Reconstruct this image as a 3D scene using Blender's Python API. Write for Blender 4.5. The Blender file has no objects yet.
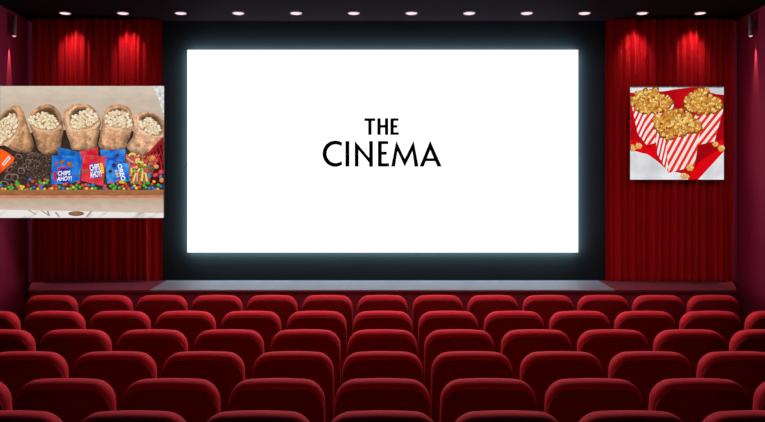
import bpy, bmesh, math, random
from mathutils import Vector, noise
from mathutils.geometry import delaunay_2d_cdt

sc = bpy.context.scene
C = sc.collection
PI = math.pi
F = 700.0                 # focal length in pixels of the 765 px wide frame
CX, HY = 382.5, 204.6     # vanishing point
CAMZ = 1.986

sc.view_settings.view_transform = 'Standard'
sc.view_settings.look = 'None'
sc.cycles.use_denoising = True
sc.cycles.max_bounces = 6

# ------------------------------------------------------------------ helpers
def lin(c):
    return tuple((v / 255 / 12.92) if v / 255 <= 0.04045 else ((v / 255 + 0.055) / 1.055) ** 2.4 for v in c[:3])

def at(px, py, d):
    return Vector(((px - CX) * d / F, d, CAMZ - (py - HY) * d / F))

def tag(o, label=None, cat=None, group=None, kind=None):
    if label: o['label'] = label
    if cat: o['category'] = cat
    if group: o['group'] = group
    if kind: o['kind'] = kind
    return o

def empty(name, loc, label, cat, group=None, rz=0):
    o = bpy.data.objects.new(name, None)
    o.empty_display_size = 0.1
    C.objects.link(o)
    o.location = loc
    o.rotation_euler = (0, 0, rz)
    return tag(o, label, cat, group)

def link(name, me, mat=None, parent=None, smooth=False):
    o = bpy.data.objects.new(name, me)
    C.objects.link(o)
    if mat: me.materials.append(mat)
    if parent: o.parent = parent
    if smooth:
        for p in me.polygons: p.use_smooth = True
    return o

def bm_obj(name, bm, mat, parent=None, smooth=False):
    me = bpy.data.meshes.new(name)
    bmesh.ops.recalc_face_normals(bm, faces=bm.faces)
    bm.to_mesh(me); bm.free()
    return link(name, me, mat, parent, smooth)

def box_bm(bm, x0, x1, y0, y1, z0, z1):
    v = [bm.verts.new(p) for p in ((x0,y0,z0),(x1,y0,z0),(x1,y1,z0),(x0,y1,z0),(x0,y0,z1),(x1,y0,z1),(x1,y1,z1),(x0,y1,z1))]
    for f in ((0,3,2,1),(4,5,6,7),(0,1,5,4),(1,2,6,5),(2,3,7,6),(3,0,4,7)):
        bm.faces.new([v[i] for i in f])

def box(name, x0, x1, y0, y1, z0, z1, mat, parent=None, bevel=0):
    bm = bmesh.new(); box_bm(bm, x0, x1, y0, y1, z0, z1)
    if bevel:
        bmesh.ops.bevel(bm, geom=list(bm.edges), offset=bevel, segments=3, affect='EDGES', profile=0.5)
    return bm_obj(name, bm, mat, parent, bool(bevel))

def lathe_bm(bm, prof, n=24, cx=0, cy=0):
    rings = []
    for r, z in prof:
        if r < 1e-6: rings.append([bm.verts.new((cx, cy, z))])
        else: rings.append([bm.verts.new((cx + r*math.cos(2*PI*k/n), cy + r*math.sin(2*PI*k/n), z)) for k in range(n)])
    for a, b in zip(rings, rings[1:]):
        for k in range(n):
            k2 = (k + 1) % n
            if len(a) == 1 and len(b) == 1: continue
            if len(a) == 1: bm.faces.new((a[0], b[k], b[k2]))
            elif len(b) == 1: bm.faces.new((a[k], a[k2], b[0]))
            else: bm.faces.new((a[k], a[k2], b[k2], b[k]))

def area_light(name, loc, target, size, size_y, power, col, spread=PI):
    l = bpy.data.lights.new(name, 'AREA'); l.shape = 'RECTANGLE'
    l.size = size; l.size_y = size_y; l.energy = power; l.color = col; l.spread = spread
    o = bpy.data.objects.new(name, l); C.objects.link(o); o.location = loc
    o.rotation_euler = (Vector(target) - Vector(loc)).to_track_quat('-Z', 'Y').to_euler()
    return o

def spot(name, loc, target, power, col, angle, blend=0.6, radius=0.02, parent=None):
    l = bpy.data.lights.new(name, 'SPOT'); l.energy = power; l.color = col
    l.spot_size = angle; l.spot_blend = blend; l.shadow_soft_size = radius
    o = bpy.data.objects.new(name, l); C.objects.link(o); o.location = loc
    o.rotation_euler = (Vector(target) - Vector(loc)).to_track_quat('-Z', 'Y').to_euler()
    if parent: o.parent = parent
    return o

# ------------------------------------------------------------------ materials
def mat(name, col, rough=0.6, spec=0.3, nscale=0, namt=0.25, bump=0, bscale=200, sheen=0, metal=0, sheen_tint=None):
    m = bpy.data.materials.new(name); m.use_nodes = True
    nt = m.node_tree; b = nt.nodes['Principled BSDF']
    c = (*lin(col), 1)
    b.inputs['Base Color'].default_value = c
    b.inputs['Roughness'].default_value = rough
    b.inputs['Specular IOR Level'].default_value = spec
    b.inputs['Metallic'].default_value = metal
    if sheen:
        b.inputs['Sheen Weight'].default_value = sheen
        b.inputs['Sheen Roughness'].default_value = 0.4
        if sheen_tint: b.inputs['Sheen Tint'].default_value = (*lin(sheen_tint), 1)
    tc = nt.nodes.new('ShaderNodeTexCoord')
    if nscale:
        n = nt.nodes.new('ShaderNodeTexNoise'); n.inputs['Scale'].default_value = nscale; n.inputs['Detail'].default_value = 4
        nt.links.new(tc.outputs['Object'], n.inputs['Vector'])
        mx = nt.nodes.new('ShaderNodeMix'); mx.data_type = 'RGBA'
        mx.inputs['A'].default_value = (*[v*(1-namt) for v in c[:3]], 1)
        mx.inputs['B'].default_value = (*[min(1, v*(1+namt)) for v in c[:3]], 1)
        nt.links.new(n.outputs['Fac'], mx.inputs['Factor'])
        nt.links.new(mx.outputs['Result'], b.inputs['Base Color'])
    if bump:
        n2 = nt.nodes.new('ShaderNodeTexNoise'); n2.inputs['Scale'].default_value = bscale
        nt.links.new(tc.outputs['Object'], n2.inputs['Vector'])
        bp = nt.nodes.new('ShaderNodeBump'); bp.inputs['Strength'].default_value = bump; bp.inputs['Distance'].default_value = 0.002
        nt.links.new(n2.outputs['Fac'], bp.inputs['Height'])
        nt.links.new(bp.outputs['Normal'], b.inputs['Normal'])
    return m

def emit(name, col, strength):
    m = bpy.data.materials.new(name); m.use_nodes = True
    b = m.node_tree.nodes['Principled BSDF']
    b.inputs['Base Color'].default_value = (0, 0, 0, 1)
    b.inputs['Specular IOR Level'].default_value = 0
    b.inputs['Emission Color'].default_value = (*lin(col), 1)
    b.inputs['Emission Strength'].default_value = strength
    return m

def print_mat():                                   # poster print: colour from the mesh, emission added to keep it bright
    m = bpy.data.materials.new('self_lit_print'); m.use_nodes = True
    nt = m.node_tree; b = nt.nodes['Principled BSDF']
    a = nt.nodes.new('ShaderNodeVertexColor'); a.layer_name = 'Col'
    b.inputs['Base Color'].default_value = (0.01, 0.01, 0.01, 1)
    b.inputs['Specular IOR Level'].default_value = 0.0
    b.inputs['Roughness'].default_value = 0.8
    nt.links.new(a.outputs['Color'], b.inputs['Emission Color'])
    b.inputs['Emission Strength'].default_value = 1.0
    return m

M_wall = mat('plum_wall_paint', (140, 21, 56), 0.7, 0.2, nscale=3, namt=0.06)
M_ceil = mat('dark_ceiling_paint', (26, 14, 18), 0.9, 0.03, nscale=2, namt=0.06)
M_floor = mat('dark_red_carpet', (50, 8, 14), 0.95, 0.1, nscale=60, namt=0.3, bump=0.4)
M_black = mat('black_screen_wall', (28, 31, 34), 0.9, 0.1, nscale=4, namt=0.08)
M_stage_glow = mat('painted_stage_glow', (120, 112, 121), 0.55, 0.3, nscale=8, namt=0.06)  # paler grey stands in for screen light on the stage
M_stage_front = mat('maroon_stage_carpet', (112, 36, 48), 0.9, 0.1, nscale=50, namt=0.2, bump=0.3)
M_curtain = mat('red_velvet_curtain', (188, 5, 18), 0.75, 0.2, nscale=5, namt=0.1, sheen=0.25, sheen_tint=(255, 40, 50))
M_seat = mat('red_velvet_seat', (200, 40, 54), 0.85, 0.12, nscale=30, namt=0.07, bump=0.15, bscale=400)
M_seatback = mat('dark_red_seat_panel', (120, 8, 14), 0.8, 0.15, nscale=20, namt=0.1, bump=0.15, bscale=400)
M_frame = mat('black_seat_metal', (16, 6, 8), 0.9, 0.03, nscale=30, namt=0.1)
M_lamp = mat('black_lamp_metal', (120, 106, 112), 0.4, 0.5, nscale=30, namt=0.1, metal=0.3)
M_trim = mat('lamp_trim_white', (214, 190, 196), 0.4, 0.4, nscale=30, namt=0.05)
M_lens = emit('downlight_lens', (255, 222, 230), 1.3)
M_bulb = emit('wall_lamp_bulb', (255, 190, 150), 1.0)
M_screen = emit('white_screen', (255, 255, 255), 1.25)
M_halo = emit('added_screen_halo', (176, 214, 226), 38.0)
M_ink = mat('black_projected_letter', (2, 2, 2), 0.9, 0.0, nscale=10, namt=0.05)
M_board = mat('poster_board', (60, 48, 44), 0.6, 0.2, nscale=20, namt=0.05)
M_print = print_mat()

# ------------------------------------------------------------------ room
W, D, H, B = 4.8, 9.6, CAMZ + 2.504, -2.6
def struct(name, *a, **k):
    return tag(box(name, *a, **k), kind='structure')
struct('floor', -W, W, B, D, -0.1, 0, M_floor)
struct('ceiling', -W, W, B, D, H, H + 0.1, M_ceil)
struct('wall_left', -W - 0.1, -W, B, D, -0.1, H + 0.1, M_wall)
struct('wall_right', W, W + 0.1, B, D, -0.1, H + 0.1, M_wall)
struct('wall_back', -W - 0.1, W + 0.1, D, D + 0.1, -0.1, H + 0.1, M_wall)
struct('wall_rear', -W - 0.1, W + 0.1, B - 0.1, B, -0.1, H + 0.1, M_wall)
pl = at(160, 0, 9.54).x; pr = at(607, 0, 9.54).x
STZ = CAMZ - 1.034
struct('wall_screen', pl, pr, 9.54, D, STZ, H, M_black)

# stage: tapered platform in front of the screen wall
stage = empty('stage', (0, 8.475, 0), 'low maroon stage under the screen and curtains, screen glow painted grey on top', 'stage')
bm = bmesh.new()
def prism(bm, pts, z0, z1):
    lo = [bm.verts.new((x, y, z0)) for x, y in pts]; hi = [bm.verts.new((x, y, z1)) for x, y in pts]
    bm.faces.new(lo[::-1]); bm.faces.new(hi)
    for i in range(len(pts)):
        j = (i + 1) % len(pts); bm.faces.new((lo[i], lo[j], hi[j], hi[i]))
sy = 8.475
prism(bm, [(-4.28, 0.012), (4.28, 0.012), (4.795, D - sy - 0.005), (-4.795, D - sy - 0.005)], 0.0, STZ - 0.03)
bm_obj('stage_front', bm, M_stage_front, stage)
e = D - sy - 0.002
for sg in (-1, 1):
    bm = bmesh.new()
    prism(bm, [(sg * 2.815, 0), (sg * 4.29, 0), (sg * 4.798, e), (sg * 2.95, e)], STZ - 0.03, STZ)
    tag(bm_obj('stage_carpet', bm, M_stage_front, stage), 'maroon carpeted end of the stage')
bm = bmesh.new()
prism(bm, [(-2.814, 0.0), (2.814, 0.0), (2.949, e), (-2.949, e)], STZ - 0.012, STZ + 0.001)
tag(bm_obj('stage_glow_patch', bm, M_stage_glow, stage), 'middle of the stage floor with screen glow painted pale grey')  # pool of screen light painted as a grey tapered panel
bm = bmesh.new()
prism(bm, [(-2.814, 0.001), (2.814, 0.001), (2.949, e), (-2.949, e)], STZ - 0.03, STZ - 0.012)
bm_obj('stage_edge', bm, M_stage_front, stage)

# ------------------------------------------------------------------ screen
SD = 9.45
s0, s1 = at(187.3, 252.5, SD), at(578.2, 49.8, SD)
scr = empty('cinema_screen', ((s0.x + s1.x) / 2, SD, s0.z), 'bright white cinema screen reading THE CINEMA in black capitals', 'screen')
hw = (s1.x - s0.x) / 2; hh = s1.z - s0.z
box('screen_panel', -hw, hw, 0, 0.015, 0, hh, M_screen, scr)
tag(box('added_halo_strip', -hw + 0.006, hw - 0.006, 0.015, 0.0895, 0.006, hh - 0.006, M_halo, scr), 'bluish glow strip added unseen behind the screen edge')  # hidden emitter added to throw the screen's halo onto the wall

def letter_mesh(name, polys):
    bm = bmesh.new()
    for poly in polys:
        f, bk = [], []
        for X, Y in poly:
            p = at(310 + X / 5.276, 105 + Y / 5.276, SD)
            f.append(bm.verts.new((p.x - scr.location.x, -0.003, p.z - scr.location.z)))
        bm.faces.new(f)
    bmesh.ops.triangulate(bm, faces=bm.faces)
    return bm_obj(name, bm, M_ink, scr)
def R(x0, y0, x1, y1): return [(x0, y0), (x1, y0), (x1, y1), (x0, y1)]
letter_mesh('lettering', [
    R(287, 70, 345, 85), R(307, 84, 325, 158),
    R(355, 70, 373, 158), R(395, 70, 413, 158), R(372, 105, 396, 120),
    R(424, 70, 442, 158), R(441, 70, 467, 84), R(441, 106, 461, 120), R(441, 144, 469, 158)])
arc_o = [(133 + 67 * math.cos(a), 257 - 69.5 * math.sin(a)) for a in [math.radians(56 + k * (248 / 40)) for k in range(41)]]
arc_i = [(136 + 48 * math.cos(a), 257 - 49 * math.sin(a)) for a in [math.radians(50 + k * (260 / 40)) for k in range(41)]]
letter_mesh('lettering', [[arc_o[k], arc_o[k+1], arc_i[k+1], arc_i[k]] for k in range(40)] + [
    R(187, 190, 208, 325),
    [(236, 325), (236, 188), (256, 212), (256, 325)], [(236, 188), (332, 302), (332, 328), (236, 214)], R(312, 190, 332, 326),
    R(358, 190, 379, 325), R(378, 190, 413, 207), R(378, 246, 405, 263), R(378, 307, 418, 325),
    [(428, 325), (455, 188), (466, 212), (449, 325)], [(455, 188), (500, 284), (500, 326), (453, 226)],
    [(547, 188), (549, 226), (500, 326), (500, 284)], [(547, 188), (573, 325), (551, 325), (536, 212)],
    [(578, 325), (634, 188), (637, 230), (600, 325)], [(634, 188), (695, 325), (672, 325), (631, 230)], R(606, 281, 664, 297)])

# ------------------------------------------------------------------ curtains
def curtain(xa, xb, label, seed):
    rnd = random.Random(seed)
    d = 9.44
    x0, x1 = at(xa, 0, d).x, at(xb, 0, d).x
    n, rows = 300, 14
    z0, z1 = STZ + 0.012, H - 0.004
    # irregular fold phases
    nf = 19
    w = [rnd.uniform(0.65, 1.35) for _ in range(nf)]; t = sum(w)
    amp = [rnd.uniform(0.55, 1.0) for _ in range(nf + 1)]
    edges = [0]
    for q in w: edges.append(edges[-1] + q / t)
    prof = []
    k = 0
    for i in range(n + 1):
        u = i / n
        while k < nf - 1 and u > edges[k + 1]: k += 1
        f = (u - edges[k]) / (edges[k + 1] - edges[k])
        a = amp[k] * (1 - f) + amp[k + 1] * f
        prof.append(a * (0.5 + 0.5 * math.cos(2 * PI * f)) ** 0.8)
    bm = bmesh.new()
    grid = []
    for j in range(rows + 1):
        v = j / rows; row = []
        for i in range(n + 1):
            u = i / n
            sway = 0.012 * math.sin(7 * u + 3 * v + seed) * (1 - v)
            y = 0.03 - 0.062 * prof[i] + 0.012 * math.sin(40 * u + 2.5 * v)
            x = x0 + (x1 - x0) * u + (sway if 0 < i < n else 0)
            row.append(bm.verts.new((x - (x0 + x1) / 2, y, z0 + (z1 - z0) * v - z0)))
        grid.append(row)
    for j in range(rows):
        for i in range(n):
            bm.faces.new((grid[j][i], grid[j][i+1], grid[j+1][i+1], grid[j+1][i]))
    o = bm_obj('stage_curtain', bm, M_curtain, None, True)
    o.location = ((x0 + x1) / 2, d, z0)
    tag(o, label, 'curtain', 'red velvet curtains beside the screen')
curtain(33, 162.5, 'pleated red velvet curtain partly hidden behind the wide paper-bag snack poster', 3)
curtain(605, 733.5, 'pleated red velvet curtain behind the square poster of striped popcorn boxes', 8)

# ------------------------------------------------------------------ ceiling downlights
ORD = ['first', 'second', 'third', 'fourth', 'fifth', 'sixth', 'seventh', 'eighth', 'ninth', 'tenth', 'eleventh', 'twelfth', 'thirteenth']
LX = [65 + k * 57.75 for k in range(12)]
DLD = 9.15
ring = lens = None
for k, px in enumerate(LX):
    x = (px - CX) * DLD / F
    where = 'above the left curtain, ' if k < 2 else 'above the right curtain, ' if k > 9 else 'above the dark screen wall, '
    lab = 'round recessed ceiling downlight ' + where + ORD[k] + ' from the left wall'
    e = empty('downlight', (x, DLD, H), lab, 'ceiling light', 'downlights in the ceiling in front of the screen')
    if ring is None:
        bm = bmesh.new(); lathe_bm(bm, [(0.062, 0.0), (0.062, -0.006), (0.068, -0.010), (0.077, -0.006), (0.079, 0.0)], 28)
        ring = bm_obj('trim_ring', bm, M_trim, e, True)
        bm = bmesh.new(); lathe_bm(bm, [(0, -0.007), (0.045, -0.0065), (0.0625, -0.004), (0.0625, 0.0)], 28)
        lens = bm_obj('lens', bm, M_lens, e, True)
    else:
        for src in (ring, lens):
            c = src.copy(); C.objects.link(c); c.parent = e
    if k in (0, 1, 10, 11):
        spot('downlight_beam', (x, DLD, H - 0.03), (x, DLD + 0.42, H - 0.60), 20, (1, 0.80, 0.78), math.radians(58), 1.0, 0.03)
    else:
        spot('downlight_beam', (x, DLD, H - 0.03), (x, DLD - 0.6, H - 2.0), 1.2, (1, 0.80, 0.80), math.radians(60), 1.0, 0.03)

# ------------------------------------------------------------------ wall lamps
def wall_lamp(sgn, label):
    d = 9.0
    z0, z1 = CAMZ - (36 - HY) * d / F, CAMZ - (15.5 - HY) * d / F
    e = empty('wall_lamp', (sgn * 4.735, d, z0), label, 'wall lamp', 'tube lamps on the side walls')
    hgt = z1 - z0
    bm = bmesh.new(); lathe_bm(bm, [(0, hgt), (0.026, hgt), (0.031, hgt - 0.006), (0.031, 0.004), (0.029, 0), (0.026, 0.004), (0.026, 0.03)], 24)
    bm_obj('lamp_body', bm, M_lamp, e, True)
    bm = bmesh.new(); lathe_bm(bm, [(0.0, -0.012), (0.012, -0.010), (0.02, -0.002), (0.0255, 0.012), (0, 0.02)], 20)
    tag(bm_obj('bulb', bm, M_bulb, e, True), 'warm glowing bulb')
    xs = sorted((sgn * 0.028, sgn * 0.065))
    box('bracket', xs[0], xs[1], -0.02, 0.02, hgt * 0.35, hgt * 0.65, M_lamp, e)
    spot('wall_lamp_beam', (sgn * 4.777, d, z0 - 0.0), (sgn * 4.777, d, z0 - 2), 160.0, (1, 0.7, 0.45), math.radians(17), 0.6, 0.004)
wall_lamp(-1, 'slim black tube lamp on the plum wall beside the left curtain, above the wide poster')
wall_lamp(1, 'slim black tube lamp on the plum wall beside the curtain with the square poster')

# ------------------------------------------------------------------ seats
def rrect(hw, z0, z1, r, crown, n=8, inset=0.0):
    """outline of a rounded upright slab, closed, counter-clockwise in XZ"""
    hw -= inset; z1 -= inset; z0 += inset; r = max(0.02, r - inset * 0.7)
    pts = []
    for (sx, sz, a0) in ((1, -1, -PI/2), (1, 1, 0), (-1, 1, PI/2), (-1, -1, PI)):
        rr = r if sz > 0 else 0.03
        cx = sx * (hw - rr); cz = (z1 - rr) if sz > 0 else (z0 + rr)
        for k in range(n + 1):
            a = a0 + PI / 2 * k / n
            pts.append((cx + rr * math.cos(a), cz + rr * math.sin(a)))
        if sx == 1 and sz == 1:
            for k in range(1, 8):
                pts.append(((hw - r) * (1 - k / 4), z1))
    out = []
    zm = (z0 + z1) / 2
    for x, z in pts:
        if z > zm: z += crown * (1 - (x / hw) ** 2) * min(1, (z - zm) / (z1 - zm))
        out.append((x * (1 - 0.02 * max(0, (z - z0) / (z1 - z0))), z))
    return out

def slab(rings):
    bm = bmesh.new(); vr = []
    for y, pts, lean in rings:
        vr.append([bm.verts.new((x, y + lean * z, z)) for x, z in pts])
    n = len(vr[0])
    for a, b in zip(vr, vr[1:]):
        for k in range(n):
            bm.faces.new((a[k], a[(k+1) % n], b[(k+1) % n], b[k]))
    bm.faces.new(vr[0]); bm.faces.new(vr[-1][::-1])
    return bm

def make_seat():
    e = bpy.data.objects.new('cinema_chair', None); e.empty_display_size = 0.1; C.objects.link(e)
    T = 1.0; L = -0.10                      # top of back; it leans towards the viewer as it rises
    hwid, r, cr = 0.279, 0.112, 0.016
    prof = [(0.0, 0.06), (0.0, 0.042), (0.004, 0.030), (0.012, 0.018), (0.024, 0.008), (0.038, 0.002), (0.055, 0.0), (0.085, 0.0), (0.108, 0.004), (0.124, 0.014), (0.134, 0.03)]
    rings = [(0.10 + y, rrect(hwid, 0.40, T - cr, r, cr, 8, i), L) for y, i in prof]
    bm = slab(rings); o = bm_obj('backrest', bm, M_seat, e, True)
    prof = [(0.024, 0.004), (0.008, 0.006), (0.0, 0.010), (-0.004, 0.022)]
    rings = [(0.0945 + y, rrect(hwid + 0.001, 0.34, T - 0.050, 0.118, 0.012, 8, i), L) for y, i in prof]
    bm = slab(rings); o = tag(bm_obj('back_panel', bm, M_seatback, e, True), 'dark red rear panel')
    # seat cushion
    box('seat_cushion', -0.245, 0.245, 0.19, 0.66, 0.36, 0.47, M_seat, e, bevel=0.035)
    for s in (-1, 1):
        a = box('armrest', s * 0.286 - 0.014, s * 0.286 + 0.014, 0.14, 0.56, 0.585, 0.62, M_frame, e, bevel=0.008)
        bm = bmesh.new()
        x0, x1 = sorted((s * 0.262, s * 0.29))
        box_bm(bm, x0, x1, 0.22, 0.32, 0.02, 0.59)
        box_bm(bm, x0, x1, 0.12, 0.52, 0.0, 0.025)
        bm_obj('leg', bm, M_frame, e)
    return e
def kids(o): return [c for c in C.objects if c.parent == o]
proto = make_seat(); pk = kids(proto)
P = 0.6
ROWS = [  # pitch in the photo, y of the top edge, columns each side
    (55.0, 295.0, 6), (65.6, 310.9, 6), (76.9, 329.5, 5), (89.6, 351.6, 4), (106.2, 378.9, 4), (126.2, 411.7, 3)]
ROWN = ['front row nearest the stage', 'second row from the stage', 'third row from the stage', 'fourth row from the stage',
        'fifth row from the stage', 'sixth row from the stage']
first = True
for ri, (p, ytop, nc) in enumerate(ROWS):
    d = F * P / p
    ztop = CAMZ - (ytop - HY) * (d + 0.07) / F
    for ci in range(-nc, nc + 1):
        if first: o = proto; first = False
        else:
            o = proto.copy(); C.objects.link(o)
            for q in pk:
                c = q.copy(); C.objects.link(c); c.parent = o
        o.location = (ci * P * 1.012, d, 0)
        o.scale = (1, 1, ztop)
        if ci == 0: where = 'in the middle of the'
        else: where = '%s %s of the middle in the' % (ORD[abs(ci) - 1], 'left' if ci < 0 else 'right')
        tag(o, 'red velvet cinema chair %s %s' % (where, ROWN[ri]), 'cinema seat', 'rows of red cinema seats')

# ------------------------------------------------------------------ posters (flat prints with added glow)
def smooth_poly(pts, n=4):
    out = []; N = len(pts)
    for i in range(N):
        p0, p1, p2, p3 = (Vector(pts[(i + k) % N]) for k in (-1, 0, 1, 2))
        for k in range(n):
            t = k / n
            q = 0.5 * ((2*p1) + (p2 - p0)*t + (2*p0 - 5*p1 + 4*p2 - p3)*t*t + (3*p1 - p0 - 3*p2 + p3)*t**3)
            out.append((q.x, q.y))
    return out

def inside(pt, poly):
    x, y = pt; c = False; j = len(poly) - 1
    for i in range(len(poly)):
        xi, yi = poly[i]; xj, yj = poly[j]
        if (yi > y) != (yj > y) and x < (xj - xi) * (y - yi) / (yj - yi) + xi: c = not c
        j = i
    return c

def edge_dist(pt, poly):
    best = 1e9; x, y = pt; n = len(poly)
    for i in range(n):
        ax, ay = poly[i]; bx, by = poly[(i + 1) % n]
        dx, dy = bx - ax, by - ay; L = dx*dx + dy*dy or 1e-9
        t = max(0, min(1, ((x-ax)*dx + (y-ay)*dy) / L))
        best = min(best, (x-ax-t*dx)**2 + (y-ay-t*dy)**2)
    return math.sqrt(best)

def nz(x, y, s, seed=0): return noise.noise(Vector((x * s, y * s, seed * 7.3)))
def fbm(x, y, s, seed=0): return nz(x, y, s, seed) + 0.5 * nz(x, y, 2.1*s, seed + 1) + 0.25 * nz(x, y, 4.3*s, seed + 2)
def mix(a, b, t):
    t = max(0, min(1, t)); return tuple(a[i] + (b[i] - a[i]) * t for i in range(3))
def mul(c, k): return tuple(max(0, min(255, v * k)) for v in c)

class Poster:
    def __init__(self, name, x0, y0, x1, y1, d, label):
        self.x0, self.y1, self.s = x0, y1, d / F
        self.cx = (x0 + x1) / 2
        self.bounds = (x0, y0, x1, y1)
        self.root = empty(name, at(self.cx, y1, d), label, 'poster')
        self.rnd = random.Random(11)
    def P(self, px, py, layer):
        return ((px - self.cx) * self.s, -0.0006 * layer, (self.y1 - py) * self.s)
    def mesh(self, name, verts, faces, cols, parent=None, label=None, kind=None):
        me = bpy.data.meshes.new(name)
        me.from_pydata(verts, [], faces); me.update()
        ca = me.color_attributes.new('Col', 'FLOAT_COLOR', 'POINT')
        buf = []
        for c in cols: buf += [*lin(mul(c, 1)), 1.0]
        ca.data.foreach_set('color', buf)
        o = link(name, me, M_print, parent or self.root)
        return tag(o, label, None, None, kind)
    def clip(self, poly):
        a, b, c, d = self.bounds
        for ax, lim, sg in ((0, a, 1), (0, c, -1), (1, b, 1), (1, d, -1)):
            out = []
            for i in range(len(poly)):
                p, q = poly[i], poly[(i + 1) % len(poly)]
                pi, qi = (p[ax] - lim) * sg >= 0, (q[ax] - lim) * sg >= 0
                if pi: out.append(p)
                if pi != qi:
                    t = (lim - p[ax]) / (q[ax] - p[ax]); out.append((p[0] + (q[0]-p[0])*t, p[1] + (q[1]-p[1])*t))
            poly = out
            if not poly: return []
        return poly
    def area(self, name, poly, fn, layer, step=0.8, smooth=True, parent=None, label=None, kind=None):
        pts = smooth_poly(poly) if smooth else list(poly)
        pts = self.clip(pts)
        cl = []
        for p in pts:
            if not cl or math.hypot(p[0]-cl[-1][0], p[1]-cl[-1][1]) > 0.05: cl.append(p)
        if math.hypot(cl[0][0]-cl[-1][0], cl[0][1]-cl[-1][1]) < 0.05: cl.pop()
        # subdivide long edges
        out = []
        for i in range(len(cl)):
            p, q = cl[i], cl[(i + 1) % len(cl)]
            m = max(1, int(math.hypot(q[0]-p[0], q[1]-p[1]) / step))
            for k in range(m): out.append((p[0] + (q[0]-p[0])*k/m, p[1] + (q[1]-p[1])*k/m))
        n0 = len(out)
        xs = [p[0] for p in out]; ys = [p[1] for p in out]
        inner = []
        y = min(ys) + step * 0.5; r = 0
        while y < max(ys):
            x = min(xs) + step * (0.5 if r % 2 else 0.1)
            while x < max(xs):
                q = (x + self.rnd.uniform(-.2, .2) * step, y + self.rnd.uniform(-.2, .2) * step)
                if inside(q, out): inner.append(q)
                x += step
            y += step; r += 1
        co = [Vector(p) for p in out + inner]
        ed = [(i, (i + 1) % n0) for i in range(n0)]
        v, e, f, *_ = delaunay_2d_cdt(co, ed, [list(range(n0))], 1, 1e-5)
        pl = out
        cols = [fn(p.x, p.y, pl) for p in v]
        return self.mesh(name, [self.P(p.x, p.y, layer) for p in v], [list(q) for q in f], cols, parent, label, kind)
    def lobes(self, name, items, layer, parent=None, label=None, kind=None, n=9, jag=0.0):
        """items: (x, y, rx, ry, rot, centre colour, rim colour) painted one over the other"""
        V, Fc, K = [], [], []
        for i, (x, y, rx, ry, rot, cc, rc) in enumerate(items):
            lay = layer + 0.08 * i
            ring = []
            for k in range(n):
                a = 2 * PI * k / n
                j = 1 + jag * self.rnd.uniform(-1, 1)
                dx, dy = j * rx * math.cos(a), j * ry * math.sin(a)
                ring.append((x + dx * math.cos(rot) - dy * math.sin(rot), y + dx * math.sin(rot) + dy * math.cos(rot)))
            ring = self.clip(ring)
            if len(ring) < 3: continue
            mx = min(max(x - rx * 0.15, self.bounds[0]), self.bounds[2]); my = min(max(y - ry * 0.25, self.bounds[1]), self.bounds[3])
            b = len(V)
            V.append(self.P(mx, my, lay)); K.append(cc)
            for (qx, qy) in ring: V.append(self.P(qx, qy, lay)); K.append(rc)
            m = len(ring)
            for k in range(m): Fc.append((b, b + 1 + k, b + 1 + (k + 1) % m))
        if not V: return None
        return self.mesh(name, V, Fc, K, parent, label, kind)
    def flat(self, name, polys, layer, parent=None, label=None):
        """polys: (points, colour or list of colours)"""
        V, Fc, K = [], [], []
        for pts, c in polys:
            if isinstance(c, tuple):
                pts = self.clip(list(pts)); c = [c] * len(pts)
            if len(pts) < 3: continue
            b = len(V)
            for p in pts: V.append(self.P(p[0], p[1], layer))
            K += c; Fc.append(tuple(range(b, b + len(pts))))
        return self.mesh(name, V, Fc, K, parent, label)
    def board(self):
        x0, y0, x1, y1 = self.bounds
        w = (x1 - x0) * self.s / 2; h = (y1 - y0) * self.s
        box('board', -w, w, 0.0006, 0.014, 0, h, M_board, self.root)
    def text(self, body, cx, cy, hgt, col, layer, rot=0, parent=None, shear=0.0, squash=1.0):
        cu = bpy.data.curves.new('t', 'FONT'); cu.body = body; cu.align_x = 'CENTER'; cu.size = 1; cu.offset = 0.03; cu.resolution_u = 3; cu.shear = shear
        cu.space_line = 0.8
        tmp = bpy.data.objects.new('t', cu); C.objects.link(tmp)
        bpy.context.view_layer.update()
        me = bpy.data.meshes.new_from_object(tmp.evaluated_get(bpy.context.evaluated_depsgraph_get()))
        bpy.data.objects.remove(tmp)
        vs = [(v.co.x, v.co.y) for v in me.vertices]
        fs = [tuple(p.vertices) for p in me.polygons]
        ys = [v[1] for v in vs]; xs = [v[0] for v in vs]
        k = hgt / (max(ys) - min(ys)); mx, my = (max(xs)+min(xs))/2, (max(ys)+min(ys))/2
        V = []
        for x, y in vs:
            x = (x - mx) * k * squash; y = -(y - my) * k
            V.append(self.P(cx + x*math.cos(rot) - y*math.sin(rot), cy + x*math.sin(rot) + y*math.cos(rot), layer))
        return self.mesh('lettering', V, fs, [col] * len(V), parent)
    def kernels(self, poly, spacing, size, pal, dark, layer, parent, name='popcorn', shade=0.86, seed=1):
        rnd = random.Random(seed)
        poly = smooth_poly(poly)
        xs = [p[0] for p in poly]; ys = [p[1] for p in poly]
        pts = []; tries = 0
        while tries < 2600:
            tries += 1
            q = (rnd.uniform(min(xs), max(xs)), rnd.uniform(min(ys), max(ys)))
            if inside(q, poly) and all((q[0]-a)**2 + (q[1]-b)**2 > spacing**2 for a, b in pts): pts.append(q)
        pts.sort(key=lambda p: p[1])
        items = []
        for (x, y) in pts:                        # shadow blobs underneath
            items.append((x + 0.2, y + 0.5, size * 1.25, size * 1.2, 0, dark, mul(dark, 0.85)))
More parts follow.
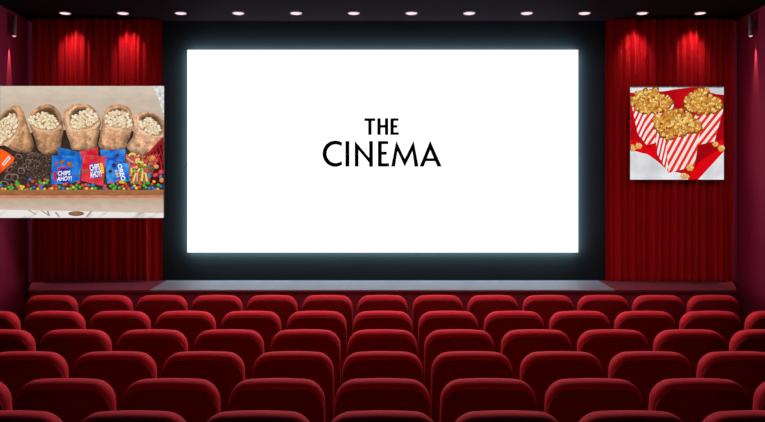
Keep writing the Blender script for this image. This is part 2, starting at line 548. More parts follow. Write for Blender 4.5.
        for (x, y) in pts:
            t = rnd.random()
            base = mix(pal[1], dark, rnd.uniform(0, 0.45))
            items.append((x, y, size * rnd.uniform(.8, 1.05), size * rnd.uniform(.7, .95), rnd.uniform(0, 3), mix(base, pal[0], .4), base))
            for k in range(rnd.choice((3, 4, 5))):
                a = rnd.uniform(0, 2 * PI); r = size * rnd.uniform(0.26, 0.7); of = size * rnd.uniform(.3, .75)
                q = rnd.random()
                c = mix(pal[0], pal[1], q if q > .45 else 0) if q < .85 else mix(pal[1], dark, .5)
                cc = mix(c, pal[2], rnd.uniform(0.4, 1.0) if q < .6 else .15)
                items.append((x + of * math.cos(a), y + of * math.sin(a), r, r * rnd.uniform(.6, 1), a, cc, mul(c, rnd.uniform(shade, 1.0))))
        items = [(a + rnd.uniform(-.1, .1), b, c, d, e, f, g) for a, b, c, d, e, f, g in items]
        return self.lobes(name, items, layer, parent, kind='stuff', jag=0.3)

# ============ left poster: paper bags of popcorn and candy on a tray
A = Poster('snack_poster', 0, 86, 164, 217.8, 8.778,
           'wide bright poster of five brown popcorn bags and candy, at the plum left wall')
A.board()
def f_wall(x, y, pl):
    c = mix((206, 190, 172), (186, 165, 143), (y - 88) / 60 + 0.25 * fbm(x * 0.4, y, 0.12, 4))
    c = mix(c, (214, 200, 184), 0.5 * max(0, 1 - abs(y - 90) / 9))
    return mul(c, 1 + 0.035 * fbm(x * 0.3, y, 0.35, 9))
A.area('backdrop', [(0, 86), (164, 86), (164, 160), (0, 160)], f_wall, 0, 1.6, False)
A.area('white_cloth', [(152.5, 86), (155, 91), (158.5, 99), (161.5, 109), (164, 117), (164, 86)],
       lambda x, y, pl: mix((236, 234, 232), (170, 168, 166), 0.35 + 0.7 * fbm(x, y, 0.25, 3)), 0.5, 0.8, False)
def f_dark(x, y, pl):
    n = fbm(x, y, 0.55, 21)
    c = mix((46, 34, 30), (100, 82, 72), 0.25 + 0.85 * n)
    c = mix((38, 26, 20), c, (y - 134) / 22)
    return mix(c, (66, 54, 46), 0.3 * (1 if x > 28 else 0))
A.area('chocolate_heap', [(0, 139), (30, 133), (64, 130), (99, 130), (132, 131), (164, 131), (164, 191), (0, 191)], f_dark, 1, 0.7, False, kind='stuff')
# small round chocolates
rnd = random.Random(5)
it = []
for k in range(260):
    x, y = rnd.uniform(27, 54), rnd.uniform(153, 182)
    s = rnd.uniform(.55, .95); b = rnd.uniform(.7, 1.35)
    it.append((x, y, s, s, 0, mul((128, 104, 90), b), mul((48, 34, 28), b)))
A.lobes('chocolate_drops', it, 1.2, kind='stuff', n=7)
# chocolate pretzel rings
def ring_part(name, x, y, rx, ry, rot, wd, c1, c2, layer, a0=0, a1=2*PI):
    V, Fc, K = [], [], []
    n = 18
    for k in range(n + 1):
        a = a0 + (a1 - a0) * k / n
        for q, col in ((1 - wd, c2), (1 - wd * 0.45, c1), (1, c2)):
            dx, dy = rx * q * math.cos(a), ry * q * math.sin(a)
            px, py = x + dx*math.cos(rot) - dy*math.sin(rot), y + dx*math.sin(rot) + dy*math.cos(rot)
            px = max(0, px)
            V.append(A.P(px, py, layer)); K.append(mul(col, 1.12 if math.sin(a) < 0 else 0.85))
    for k in range(n):
        for m in range(2):
            b = k * 3 + m; Fc.append((b, b + 1, b + 4, b + 3))
    A.mesh(name, V, Fc, K)
for k, (x, y, rx, ry, rot) in enumerate([(19, 156.5, 4, 2.6, .4), (28.5, 161.5, 3.4, 2.6, .2), (21.5, 170.8, 4, 3.5, .3), (9, 177, 5, 3.4, -.5), (15, 177.5, 4.2, 4, .5),
        (5, 183.5, 4.6, 2.6, .3), (14.5, 164.5, 4, 2.2, -.7), (31, 154.5, 4, 2, -.3), (37, 154.8, 3, 1.8, .5), (10, 169.5, 4.4, 2.4, -.8), (25, 166, 3, 2, .9)]):
    ring_part('chocolate_pretzel', x, y, rx, ry, rot, 0.42, (138, 112, 100), (70, 52, 46), 9 + 0.6 * k)

# paper bags
def bag(outline, opening, pop, seed, tone, collar, layer):
    op = smooth_poly(opening); co = smooth_poly(collar) if collar else None
    cx = sum(p[0] for p in outline) / len(outline)
    wdt = max(p[0] for p in outline) - min(p[0] for p in outline)
    top = min(p[1] for p in outline); bot = max(p[1] for p in outline)
    def fn(x, y, pl):
        n = fbm(x, y, 0.22, seed); n2 = abs(nz(x * 1.3, y, 0.45, seed + 5)); n3 = abs(nz(x, y * 1.2, 0.8, seed + 8))
        rg = 1 - abs(fbm(x + 2.2 * n, y * 1.25, 0.13, seed + 11)); rg2 = 1 - abs(fbm(x * 1.2, y + 2 * n, 0.42, seed + 13))
        k = 1.06 + 0.16 * n - 0.16 * n2 + 0.24 * (rg ** 6 - .3) + 0.09 * (rg2 ** 5 - .35)
        k += 0.13 * math.sin(0.55 * (x - cx) + 0.09 * (y - top) + 2.2 * n + seed) * (0.4 + 0.6 * abs(nz(x, y, .1, seed + 3)) * 2)
        ed = edge_dist((x, y), pl)
        lo = 0.66 if y > top + 0.3 * (bot - top) else 0.86
        k *= lo + (1 - lo) * min(1, ed / 4.5)
        k *= 1.06 - 0.24 * max(0, (y - top) / (bot - top) - 0.35)
        k *= 1.04 - 0.16 * (x - cx) / wdt
        c = mul(tone, k)
        if inside((x, y), op):
            e2 = edge_dist((x, y), op)
            c = mix(mul(tone, 0.82 + .3 * n), mul(tone, 0.45), e2 / 3.0)
        elif co and inside((x, y), co):
            e2 = edge_dist((x, y), co)
            c = mix(mul(tone, k * 0.86), mix(mul(tone, 1.18), (238, 214, 188), 0.35 + 0.5 * n), e2 / 1.6 + 0.3 * n2)
        return c
    jr = random.Random(seed)
    so = [(x + jr.uniform(-.45, .45), y + jr.uniform(-.45, .45)) for x, y in smooth_poly(outline, 2)]
    b = A.area('paper_bag', so, fn, layer, 0.62)
    A.kernels(pop, 2.5, 1.95, ((252, 240, 216), (232, 206, 160), (255, 252, 242)), (196, 156, 108), layer + 1, b, seed=seed)
    return b
# fourth-fifth behind first
bag([(132.5, 124), (134, 117), (138, 112.8), (146, 112), (156, 114), (162, 119), (168, 126), (166, 138), (160, 146), (152, 151), (144, 154.6), (133, 153.5), (127, 148), (128.5, 143), (133, 135)],
    [(139, 119), (143, 114.5), (151, 113.6), (159, 117.5), (163.6, 127), (161, 134), (150, 133), (141, 129)],
    [(141, 121), (145.5, 118.5), (153.5, 119.5), (159.5, 127), (158.5, 133), (149, 132), (142, 127.5)], 51, (206, 158, 124),
    [(136, 117), (139.5, 116), (141.5, 126), (148, 132.5), (158, 135.5), (163, 133), (163, 138), (150, 137), (139, 133.5), (137, 126)], 5)
bag([(102, 123), (103.5, 114.8), (109, 106.5), (119.5, 104.4), (128, 107.5), (132.3, 114), (134, 123), (133, 129), (129.5, 137), (126.5, 146), (122, 149.5), (110, 150), (102, 149), (98.5, 144), (100, 136), (101.5, 128)],
    [(106, 116), (110, 109.5), (119.5, 107.2), (127.5, 110.5), (131.5, 119), (131.3, 126), (118, 126.5), (107, 124)],
    [(107, 117.5), (111, 112.2), (119.8, 110.8), (126, 113), (131.2, 119.8), (131.6, 125), (124.8, 127.2), (118, 125.8), (107.6, 123)], 41, (202, 152, 116),
    [(103, 122), (106.5, 122), (112, 126), (121, 127), (127, 129), (133, 125), (133, 129), (122, 131.5), (109, 129.5)], 6)
bag([(63, 122), (63.8, 113), (69.6, 107.2), (78, 103.8), (88, 104.8), (96.6, 111.2), (100.7, 119), (100.8, 125), (99, 133), (96.8, 145), (92, 149.5), (80, 150.5), (72, 149), (69.6, 143), (65.7, 130)],
    [(69.5, 118), (73, 109.5), (84, 106.6), (94, 111), (99, 119), (93, 126), (80, 128), (72, 126)],
    [(71.3, 119.8), (76.3, 114.2), (84.5, 111.2), (89, 109.8), (94, 113.2), (98, 117.5), (92.5, 124.2), (85, 127.2), (74, 127.2)], 31, (202, 154, 116),
    [(65, 114), (68.5, 110), (70, 121), (73, 127.5), (85, 128.5), (93, 125.5), (99.5, 119), (100, 125), (92, 131), (80, 132), (71, 131.5), (66, 124)], 7)
bag([(29, 118), (33, 110.7), (41.4, 105.7), (49.7, 104.8), (56.4, 108.5), (61.3, 116.5), (63.2, 125), (62.7, 136.4), (60.5, 148), (58, 152.5), (51, 154.4), (43.5, 153.8), (38, 148), (34, 136.4), (30.7, 128)],
    [(31.5, 119), (36, 112), (45, 107.6), (53, 108.2), (57.5, 114), (59.5, 124), (54, 128), (42, 128), (34, 124.5)],
    [(29.8, 120.6), (35.6, 115.4), (43.1, 113.1), (51.4, 114.8), (57.5, 123.5), (54.7, 127.4), (44.8, 127.6), (36.5, 125.8)], 21, (184, 136, 98),
    [(30, 124), (34, 125.5), (44, 129), (54, 129), (60, 124.5), (62.3, 126), (60, 130), (48, 133), (36, 131.5)], 8)
bag([(-4, 116), (0, 116.5), (6, 110), (12.4, 106.4), (19.5, 106), (23, 110.7), (26, 118), (31.5, 134.7), (34.2, 146.5), (30, 151.6), (20, 152.6), (11, 149.5), (4, 145), (-4, 144)],
    [(0, 118), (6, 112), (12.5, 108.5), (17.5, 113), (17.8, 120), (16.6, 129), (11, 137), (3, 142.5), (-3, 142), (-3, 122)],
    [(12.2, 114), (16, 117.5), (16.2, 127), (11.4, 135.6), (3.3, 141.6), (-2, 141.4), (-2, 124.8), (6.2, 117.8)], 11, (190, 142, 102),
    [(11, 107.5), (17, 109), (20, 118), (19.5, 130), (14.5, 140), (8, 147.5), (-2, 150), (-2, 142), (5, 141.5), (12, 136), (16.6, 128), (17, 117)], 9)

# orange packet
op = A.area('orange_packet', [(-3, 148.2), (1, 149), (8, 152.4), (15.4, 158.2), (13, 162.5), (5, 170), (-3, 175.5)],
       lambda x, y, pl: mul(mix((255, 96, 28), (222, 52, 20), edge_dist((x, y), pl) / -3 + 0.75 * (y > 166) + 0.3 * fbm(x, y, .3, 2)), 1), 19, 0.7, False, label='orange packet with a white label')
A.flat('packet_label', [([(2.2, 164), (9.3, 155.6), (11.4, 158.2), (4.4, 166.2)], (226, 214, 206))], 20, op)
A.flat('packet_label', [([(3.6, 164), (9.2, 157.3), (9.8, 158), (4.2, 164.8)], (168, 150, 146))], 20.5, op)

# wrapped biscuit packets
def packet(poly, c1, c2, layer, label, seed, crimp=None):
    def fn(x, y, pl):
        ed = edge_dist((x, y), pl)
        t = 0.5 + 0.7 * fbm(x, y, 0.16, seed)
        c = mix(c1, c2, t)
        if ed < 1.3: c = mix(c, (255, 255, 255), 0.16 * (0.5 + 0.5 * math.sin(2.4 * (x + y * .3))))
        if ed < 0.5: c = mul(c, 0.78)
        return c
    return A.area('candy_packet', poly, fn, layer, 0.6, False, label=label)
def cookies(par, pts, layer, base=(196, 132, 82), rim=(132, 78, 44), chip=(70, 40, 26)):
    for (x, y, rx, ry, rot) in pts:
        A.lobes('cookie', [(x, y, rx, ry, rot, base, rim), (x - .6, y - .7, .5, .45, 0, chip, chip), (x + .7, y + .3, .5, .45, 0, chip, chip), (x - .3, y + 1, .45, .4, 0, chip, chip)], layer, par, n=12)
BL1, BL2 = (8, 84, 190), (40, 138, 232)
packet([(58, 147.3), (70, 149.5), (83.2, 153), (82, 170), (60, 170)], (14, 78, 160), (36, 120, 200), 18, 'blue biscuit packet lying at the back', 61)
pb = packet([(52.6, 155.4), (66, 155.6), (82.5, 156.2), (80.2, 181.5), (64, 184), (51.3, 184.2)], BL1, BL2, 21, 'blue biscuit packet with white lettering and three cookies', 62)
cookies(pb, [(57.1, 163.5, 1.7, 2.5, .2), (62.8, 162.2, 2.2, 2.8, .5), (70, 164.6, 2.6, 3.4, -.4), (76.5, 164.8, 1, 1.8, .2), (77.4, 175, 1, 2, .2)], 22)
A.flat('packet_label', [([(57.8, 167.4), (67.3, 166.9), (67.6, 169.6), (58, 170)], (214, 36, 52))], 22, pb)
A.flat('packet_label', [([(53.9, 172), (56.8, 171.4), (57.4, 180), (54.4, 181)], (206, 42, 62))], 22, pb)
A.lobes('packet_label', [(64.6, 175.6, 7.6, 7.4, 0, (24, 44, 150), (24, 44, 150))], 22.2, pb, n=16)
A.text('CHIPS', 64.6, 173.2, 4.6, (248, 248, 255), 24, -0.05, pb, 0.1, 0.8)
A.text('AHOY!', 64.8, 178.6, 4.6, (248, 248, 255), 24, -0.05, pb, 0.1, 0.78)

RD1, RD2 = (214, 24, 46), (238, 66, 84)
packet([(79.5, 151), (88, 150), (98.4, 146.3), (98.2, 163), (84, 163)], (196, 22, 40), (230, 70, 82), 18.5, 'red biscuit packet lying at the back', 63)
cookies(A.root.children[-1] if False else pb, [], 22)
pr_ = packet([(83.4, 154.4), (95, 155.6), (107.6, 157), (104.6, 171), (104.2, 186), (92, 183.4), (81, 180.6), (82.3, 168)], RD1, RD2, 23, 'red biscuit packet with a white and blue logo', 64)
cookies(pr_, [(92.2, 158.6, 2, 1.5, .2), (100.2, 160, 1.9, 1.5, .3), (86.8, 171, 2.4, 2.1, .2), (95.6, 182.2, 1.9, 1.1, .1), (103.2, 178, 1.3, 2.4, 0)], 24)
A.flat('packet_label', [([(100.2, 163.2), (103.2, 163.6), (104.8, 172.8), (101.8, 173.6)], (246, 196, 52))], 24, pr_)
A.flat('packet_label', [([(90.4, 163.6), (98.4, 162.4), (101.2, 177.6), (92.4, 179)], (52, 76, 172)),], 24.2, pr_)
A.text('CHIPS\nAHOY!', 95.6, 170.8, 13.4, (246, 244, 250), 25, -0.16, pr_, 0.0, 0.44)

packet([(100.5, 149.4), (113, 150.2), (126, 149), (125.4, 162), (102, 160)], (16, 72, 186), (62, 148, 226), 18.8, 'pale blue biscuit packet lying at the back', 65)
A.lobes('cookie', [(117.6, 155.4, 1.9, 1.7, 0, (92, 74, 66), (44, 34, 34))], 19.5, [o for o in A.root.children if o.name.startswith('candy_packet')][-1], n=12)
po = packet([(105, 159.2), (117, 161.5), (130, 163.6), (129.2, 172), (130.6, 181), (120, 182), (107.6, 184)], (10, 82, 198), (72, 160, 238), 26, 'blue packet of small dark biscuits with white lettering', 66)
A.lobes('cookie', [(114.3, 165.4, 2, 2, 0, (78, 62, 58), (26, 22, 34))], 27, po, n=12)
A.lobes('cookie', [(110.8, 171.3, 1.9, 1.8, 0, (84, 66, 60), (30, 24, 34))], 27, po, n=12)
A.text('OREO', 122.0, 172.4, 4.6, (250, 252, 255), 28, 1.32, po, 0, 1.05)
A.text('mini', 117.6, 173.6, 3.2, (244, 206, 60), 28, 1.32, po, 0, 1.0)

# licorice ropes, gummy worms and gummies
def rope(name, pts, wd, c1, c2, layer, stripes=None):
    V, Fc, K = [], [], []
    P_ = smooth_open(pts)
    n = len(P_)
    for i, (x, y) in enumerate(P_):
        a = P_[max(0, i - 1)]; b = P_[min(n - 1, i + 1)]
        dx, dy = b[0] - a[0], b[1] - a[1]; L = math.hypot(dx, dy) or 1
        nx, ny = -dy / L, dx / L
        cc = c1 if not stripes else stripes[int(i / n * len(stripes)) % len(stripes)]
        for q, col in ((-1, mul(cc, .72)), (-.2, mix(cc, (255, 255, 255), .25 if stripes else .06)), (1, mul(cc, .5) if not stripes else mul(cc, .8))):
            px = min(164, x + nx * wd * q); V.append(A.P(px, y + ny * wd * q, layer)); K.append(col)
    for i in range(n - 1):
        for m in range(2):
            b = i * 3 + m; Fc.append((b, b + 1, b + 4, b + 3))
    A.mesh(name, V, Fc, K)
def smooth_open(pts, n=5):
    out = []
    N = len(pts)
    for i in range(N - 1):
        p0, p1, p2, p3 = Vector(pts[max(0, i-1)]), Vector(pts[i]), Vector(pts[i+1]), Vector(pts[min(N-1, i+2)])
        for k in range(n):
            t = k / n
            q = 0.5 * ((2*p1) + (p2 - p0)*t + (2*p0 - 5*p1 + 4*p2 - p3)*t*t + (3*p1 - p0 - 3*p2 + p3)*t**3)
            out.append((q.x, q.y))
    out.append(tuple(pts[-1])); return out
A.area('candy_bed', [(125, 153), (134, 155), (146, 155), (156, 147.5), (161, 140), (164, 138), (164, 184), (131, 184), (127, 165)],
       lambda x, y, pl: mul([(214, 36, 40), (240, 120, 40), (250, 206, 80), (90, 20, 20), (60, 30, 24), (96, 170, 60), (30, 110, 170), (150, 20, 30), (236, 120, 120)][int(abs(nz(x, y, .33, 41)) * 23 + 3 * abs(nz(x, y, .9, 43))) % 9] if y > 154 and x + y * .4 < 222 else (84, 10, 16), .85 + .3 * nz(x, y, 1.1, 44)), 14, 0.55, False, kind='stuff')
for k, (pts) in enumerate([[(164, 137.5), (158.5, 143), (152, 150.5), (148, 156)], [(164, 140.5), (160, 144), (154, 151), (151, 157)],
        [(158.5, 144), (160, 150), (162.5, 157), (163.4, 164)], [(155.4, 149), (158, 155), (161, 163), (162, 171)], [(152.5, 151), (156, 157), (158.5, 163)], [(162, 141), (163.3, 149), (163.6, 156)],
        [(149, 153), (146.5, 157), (144.5, 160)]]):
    rope('licorice_rope', pts, 1.0, (196 - 22 * (k % 3), 20, 34), (120, 8, 16), 15 + 0.4 * k)
YE, RE, GR, OR, PK, BU = (250, 214, 84), (226, 38, 46), (110, 200, 60), (246, 132, 36), (244, 130, 130), (28, 122, 196)
worms = [([(129, 156), (132, 153.5), (135.5, 155), (135, 158)], [YE, YE, OR]), ([(127.5, 158), (131, 161), (134, 162.5), (135, 166)], [PK, PK, RE]),
    ([(133, 160), (137, 157), (140, 155)], [RE, PK]), ([(137, 163.5), (136.5, 159.5), (140, 159.5)], [YE, YE]), ([(130, 165), (134, 167.5), (138, 167)], [RE, PK, YE]),
    ([(140, 168.5), (138, 173), (137.3, 181)], [YE, PK, PK]), ([(142.6, 168), (142.8, 173), (142, 181)], [GR, YE, YE]), ([(145, 169), (146, 174), (147.4, 181.5)], [PK, YE, YE]),
    ([(136.5, 173), (134.5, 178), (133.5, 183)], [YE, YE, PK]), ([(131.5, 168), (132, 172), (131, 176)], [YE, OR]), ([(141, 163), (144, 164.5), (146.5, 165.5)], [GR, YE]), ([(138, 161), (142, 162.5), (145, 161)], [YE, YE, RE])]
for k, (pts, st) in enumerate(worms): rope('gummy_worm', pts, 1.15, YE, YE, 18.5 + 0.4 * k, st)
gums = [(153, 158, 3.4, 3, OR), (156.5, 166.5, 3, 2.4, (238, 150, 70)), (146.5, 161.5, 3, 2, RE), (147, 171, 2.8, 2.2, RE), (135, 171, 1.8, 1.6, GR), (149.5, 175.5, 3, 2, BU), (156, 175, 2.2, 3.4, RE),
        (161.5, 172, 2.6, 3, RE), (162, 180, 2.8, 2.4, OR), (152, 168.5, 3, 2, (90, 60, 30)), (161, 176.5, 2, 1.6, BU), (152.5, 164, 2.4, 1.8, RE), (157, 160.5, 2, 2, RE), (148.5, 166.5, 2.6, 1.6, (70, 130, 60))]
for k, (x, y, rx, ry, c) in enumerate(gums):
    A.lobes('gummy_candy', [(x, y, rx, ry, 0.2 * k, mix(c, (255, 255, 255), .28), mul(c, .78))], 24 + 0.3 * k, n=10)
# round sugar-coated candies along the tray
cand = [(0.5, 183, 'g'), (1.5, 186, 'b'), (3, 189, 'y'), (6, 189, 'y'), (1, 189.5, 'r'), (12.3, 185, 'r'), (9.8, 187.2, 'g'), (13.5, 187.8, 'g'), (11.5, 189.4, 'g'), (17.5, 182.2, 'g'), (19, 184.3, 'g'),
    (17, 184.6, 'g'), (21.3, 186.3, 'y'), (24, 186.8, 'y'), (22.5, 188.8, 'y'), (18.7, 187, 'r'), (20, 190, 'g'), (26, 190, 'g'), (29, 185.2, 'm'), (28.5, 189, 'r'), (31.6, 188.6, 'g'), (34.8, 187.2, 'b'), (37.2, 184, 'm'), (38.6, 189, 'y'),
    (30.7, 179.4, 'b'), (33.3, 181.4, 'r'), (40.5, 181.8, 'g'), (41.5, 183.2, 'g'), (45.6, 179.4, 'r'), (44.7, 183, 'y'), (48.3, 180.6, 'g'), (47.5, 182.8, 'g'), (43, 185.5, 'b'), (40.5, 186.2, 'r'), (42.2, 188.8, 'b'), (45.4, 189.2, 'y'),
    (50, 189, 'r'), (52.6, 188.4, 'y'), (56.6, 185.5, 'r'), (56.8, 188.8, 'r'), (54.5, 186, 'm'), (60, 187.2, 'g'), (64.6, 184.6, 'r'), (64, 188.4, 'b'), (66.5, 184, 'r'), (68.3, 188.8, 'y'), (71.2, 188.8, 'g'), (71.8, 185.4, 'm'), (74, 187.2, 'y'),
    (76.5, 188.8, 'g'), (77.4, 185.2, 'g'), (79, 182.2, 'r'), (80.5, 187, 'g'), (83.2, 185.4, 'r'), (85, 188.4, 'r'), (87.4, 188.6, 'y'), (86.4, 184.8, 'r'), (89.6, 185.4, 'b'), (92.6, 188.6, 'y'), (93.6, 185.2, 'b'), (96, 188.4, 'g'), (90, 189.2, 'm'),
    (104.5, 188.2, 'b'), (107, 189, 'r'), (105.6, 186, 'r'), (111.2, 186.2, 'g'), (113.6, 184.4, 'g'), (116, 187, 'g'), (114.4, 188.6, 'g'), (118, 184, 'm'), (112, 182.6, 'r'), (121, 182, 'y'), (123.5, 182.4, 'y'), (125.6, 181, 'g'), (120, 187.8, 'g'), (123.3, 186.4, 'r'),
    (126.2, 184, 'r'), (124.5, 189, 'y'), (127.5, 186.4, 'm'), (129.5, 188.8, 'r'), (118.8, 180.8, 'r'), (135, 185.8, 'y'), (137, 188, 'y'), (133, 187.6, 'b'), (140, 187.2, 'r'), (141.2, 184.4, 'r'), (144.6, 185.6, 'g'), (146.6, 187.4, 'g'), (148.6, 183, 'g'),
    (149.8, 188, 'b'), (153, 187.6, 'b'), (155, 189.4, 'b'), (152.4, 184.2, 'r'), (154.5, 181.6, 'y'), (158.8, 185, 'g'), (161.3, 186.2, 'b'), (158.4, 189.2, 'y')]
CC = {'r': (228, 62, 34), 'm': (204, 30, 56), 'g': (40, 184, 44), 'b': (26, 112, 206), 'y': (250, 196, 36)}
rnd = random.Random(2)
for k, (x, y, c) in enumerate(cand):
    r = rnd.uniform(1.45, 1.85); col = CC[c]
    A.lobes('round_candy', [(x, y, r, r * .92, 0, mix(col, (255, 255, 255), .22), mul(col, .84))], 29 + 0.04 * k, n=10)
# tray lip, wooden board and marble with a spoon
def f_tray(x, y, pl):
    t = (y - 189.8) / 8
    c = mix((164, 108, 70), (150, 92, 58), t) if t < .72 else mix((206, 142, 104), (196, 134, 98), t)
    return mul(c, 1 + 0.12 * fbm(x * 0.15, y, 0.8, 14))
A.area('wooden_tray', [(0, 189.8), (164, 189.8), (164, 198.2), (0, 198.2)], f_tray, 36, 0.8, False)
A.area('table_edge', [(0, 198), (164, 198), (164, 213), (0, 209.5)],
       lambda x, y, pl: mul(mix((188, 162, 140), (206, 186, 168), (y - 198) / 12 + .3 * fbm(x * .3, y, .4, 15)), 1), 34, 1.0, False)
A.area('marble_counter', [(0, 206), (164, 206), (164, 217.8), (0, 217.8)],
       lambda x, y, pl: mix((234, 228, 224), (172, 164, 158), max(0, fbm(x + y * 1.6, y, .09, 16) * 1.3 - .25)), 33, 1.0, False)
A.lobes('spoon', [(77, 213.6, 8, 2.4, 0, (172, 122, 84), (116, 78, 52))], 37, n=16)
for pts in ([(29, 210), (37, 214.5)], [(42, 210.5), (50, 216)], [(48, 211), (50, 216)], [(56, 212), (60, 217)], [(92, 211), (87, 217)]):
    (xa, ya), (xb, yb) = pts
    A.flat('marble_vein', [([(xa - .8, ya), (xa + 1.4, ya), (xb + 1, yb), (xb - .6, yb)], (158, 148, 138))], 36.5)

# ============ right poster: three striped boxes of caramel popcorn
Bp = Poster('popcorn_poster', 630.2, 86.4, 723.8, 179.6, 9.375,
            'small square poster of three red and white striped popcorn boxes on the right curtain')
Bp.board()
Bp.area('marble_top', [(630.2, 86.4), (723.8, 86.4), (723.8, 179.6), (630.2, 179.6)],
        lambda x, y, pl: mul(mix((232, 232, 236), (200, 200, 206), .3 + .8 * fbm(x, y, .05, 31) + (.35 if y < 96 else 0)), 1 if y > 87.4 else .3), 0, 1.2, False)
cloth = [(630.2, 92.6), (640, 93), (655, 92), (666, 91), (674, 89.4), (682, 88.5), (690, 87.4), (702, 87.0), (705, 89), (709, 92), (716, 94), (723.8, 94.9), (723.8, 151.5), (711, 165.5), (698, 179.6), (688.5, 179.6),
         (685, 175.5), (680, 172.8), (668, 171), (661.5, 164.6), (655, 159.5), (647.3, 154.2), (642, 153), (635, 151), (630.2, 150.5)]
def f_cloth(x, y, pl):
    c = mix((204, 8, 22), (164, 0, 14), .45 + .7 * fbm(x, y, .05, 33))
    if y > 140:
        if x > 690 and (x - 690) * 1.1 + (y - 179) > -6 + 0: c = mix(c, (228, 6, 16), .8)
        if 694 < x < 718 and y < 164 - (x - 694) * .55 and y > 143: c = mix(c, (140, 2, 10), .7)
        if x < 656: c = mix((232, 2, 16), (160, 0, 12), .15 + .9 * max(0, fbm(x * .6, y, .13, 37)))
    if y < 140 and x > 715: c = mix(c, (150, 0, 12), .6)
    return c
Bp.area('red_cloth', cloth, f_cloth, 1, 1.0, False)

def clip_half(poly, nx, ny, c):
    out = []
    for i in range(len(poly)):
        p, q = poly[i], poly[(i + 1) % len(poly)]
        a, b = p[0]*nx + p[1]*ny - c, q[0]*nx + q[1]*ny - c
        if a >= 0: out.append(p)
        if (a >= 0) != (b >= 0):
            t = a / (a - b); out.append((p[0] + (q[0]-p[0])*t, p[1] + (q[1]-p[1])*t))
    return out
def striped(face, dirx, diry, period, duty, phase, base, red):
    L = math.hypot(dirx, diry); nx, ny = -diry / L, dirx / L
    polys = [(face, base)]
    vals = [p[0]*nx + p[1]*ny for p in face]
    k = math.floor(min(vals) / period) - 1
    while k * period < max(vals):
        a = k * period + phase; b = a + period * duty
        q = clip_half(clip_half(face, nx, ny, a), -nx, -ny, -b)
        if len(q) > 2: polys.append((q, red))
        k += 1
    return polys
def popcorn_box(lf, rf, sl, sr, mound, layer, seed, label=None, dim=1.0):
    pw = striped(lf, *sl, mul((250, 240, 240), dim), mul((228, 42, 34), dim))
    pv = striped(rf, *sr, mul((236, 228, 226), dim), mul((234, 48, 26), dim))
    V, Fc, K = [], [], []
    for i, (pts, c) in enumerate(pw + pv):
        b = len(V)
        for p in pts: V.append(Bp.P(p[0], p[1], layer + 0.1 * i)); K.append(mul(c, 1.0 if c[1] > 100 else 1))
        Fc.append(tuple(range(b, b + len(pts))))
    o = Bp.mesh('popcorn_box', V, Fc, K, None, label)
    Bp.kernels(mound, 3.5, 3.1, ((246, 196, 96), (208, 130, 42), (255, 236, 168)), (150, 78, 18), layer + 5, o, seed=seed, shade=0.72)
def cr(px, py, pts): return [(px + x / 8.446, py + y / 8.446) for x, y in pts]
popcorn_box([(631, 101.8), (643.8, 114.5), (647, 145.4), (637.6, 134)], [(643.8, 114.5), (673.6, 104.2), (670, 138), (647, 145.4)],
    (0.42, -0.9, 4.4, 0.5, 0.4), (0.58, -0.82, 5.6, 0.5, 1.0),
    cr(626, 84, [(45, 140), (75, 95), (130, 65), (200, 42), (250, 55), (290, 92), (350, 112), (378, 150), (350, 195), (290, 222), (220, 240), (165, 240), (110, 212), (70, 182)]), 4, 71)
popcorn_box([(683.2, 100.6), (691.8, 115.4), (696, 145), (686.5, 118)], [(691.8, 115.4), (723.0, 109.3), (714.2, 141.4), (696.5, 145.4)],
    (0.42, -0.9, 4.4, 0.5, 1.4), (0.62, -0.78, 5.6, 0.5, 3.0),
    cr(672, 84, [(105, 150), (135, 108), (200, 68), (230, 45), (290, 50), (312, 92), (375, 130), (402, 185), (400, 212), (330, 230), (250, 236), (185, 236), (142, 205)]), 16, 72)
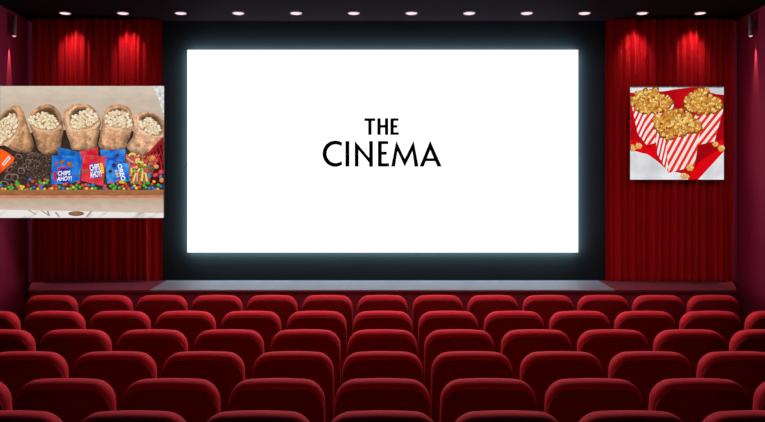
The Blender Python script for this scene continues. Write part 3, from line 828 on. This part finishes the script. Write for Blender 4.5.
popcorn_box([(653.6, 126), (664.8, 139), (668.2, 173), (657, 155)], [(664.8, 139), (700, 128.2), (694, 166.4), (668.2, 173)],
    (0.22, -0.97, 3.9, 0.5, 1.2), (0.48, -0.88, 5.8, 0.5, 2.0),
    [(654.2, 120.4), (660, 115.4), (669.8, 111.6), (681.8, 111.2), (691.6, 118), (698.4, 127.8), (682.2, 132.6), (667.8, 138), (658, 131)], 28, 73)
rnd = random.Random(9)
def kernel(x, y, r, layer):
    it = []
    for k in range(7):
        a = k * 2 * PI / 6; q = r * 0.5 if k else 0
        it.append((x + q * math.cos(a), y + q * .8 * math.sin(a), r * rnd.uniform(.45, .62), r * rnd.uniform(.4, .55), a, mix((240, 190, 100), (255, 236, 180), rnd.random()), (206, 136, 52)))
    Bp.lobes('popcorn_kernel', it, layer, n=10)
for (x, y, r) in [(637.9, 146, 3.6), (632, 149, 3.2), (714.4, 144.4, 3.2), (720.6, 148.4, 3.6), (689, 167.6, 3.9), (683, 176, 3.7), (631.4, 145.8, 1.6), (686, 176.6, 2.6)]:
    kernel(x, y, r, 48)

# ------------------------------------------------------------------ light
area_light('added_seat_fill', (0, 6.7, H - 0.06), (0, 5.5, 0.9), 7.0, 2.4, 240, (1, 0.84, 0.86), math.radians(140))  # unseen overhead fill added to brighten the seat tops
for sg in (-1, 1):
    area_light('added_curtain_fill', (sg * 3.3, 7.4, H - 0.06), (sg * 4.2, 9.5, 2.2), 1.6, 0.3, 4.5, (1, 0.84, 0.86), math.radians(90))  # unseen fill added to lift the curtains
    area_light('added_wall_fill', (-sg * 2.5, 7.0, H - 0.06), (sg * 4.8, 9.0, 2.0), 0.8, 0.8, 4, (1, 0.8, 0.88), math.radians(50))  # unseen fill added to brighten the side walls

w = bpy.data.worlds.new('world'); sc.world = w; w.use_nodes = True
w.node_tree.nodes['Background'].inputs['Color'].default_value = (0.010, 0.004, 0.007, 1)
w.node_tree.nodes['Background'].inputs['Strength'].default_value = 0.3

cam = bpy.data.cameras.new('camera'); co = bpy.data.objects.new('camera', cam); C.objects.link(co)
co.location = (0, 0, CAMZ); co.rotation_euler = (PI / 2, 0, 0)
cam.sensor_fit = 'HORIZONTAL'; cam.sensor_width = 36; cam.lens = F / 765 * 36
cam.shift_y = -(211 - HY) / 765
sc.camera = co
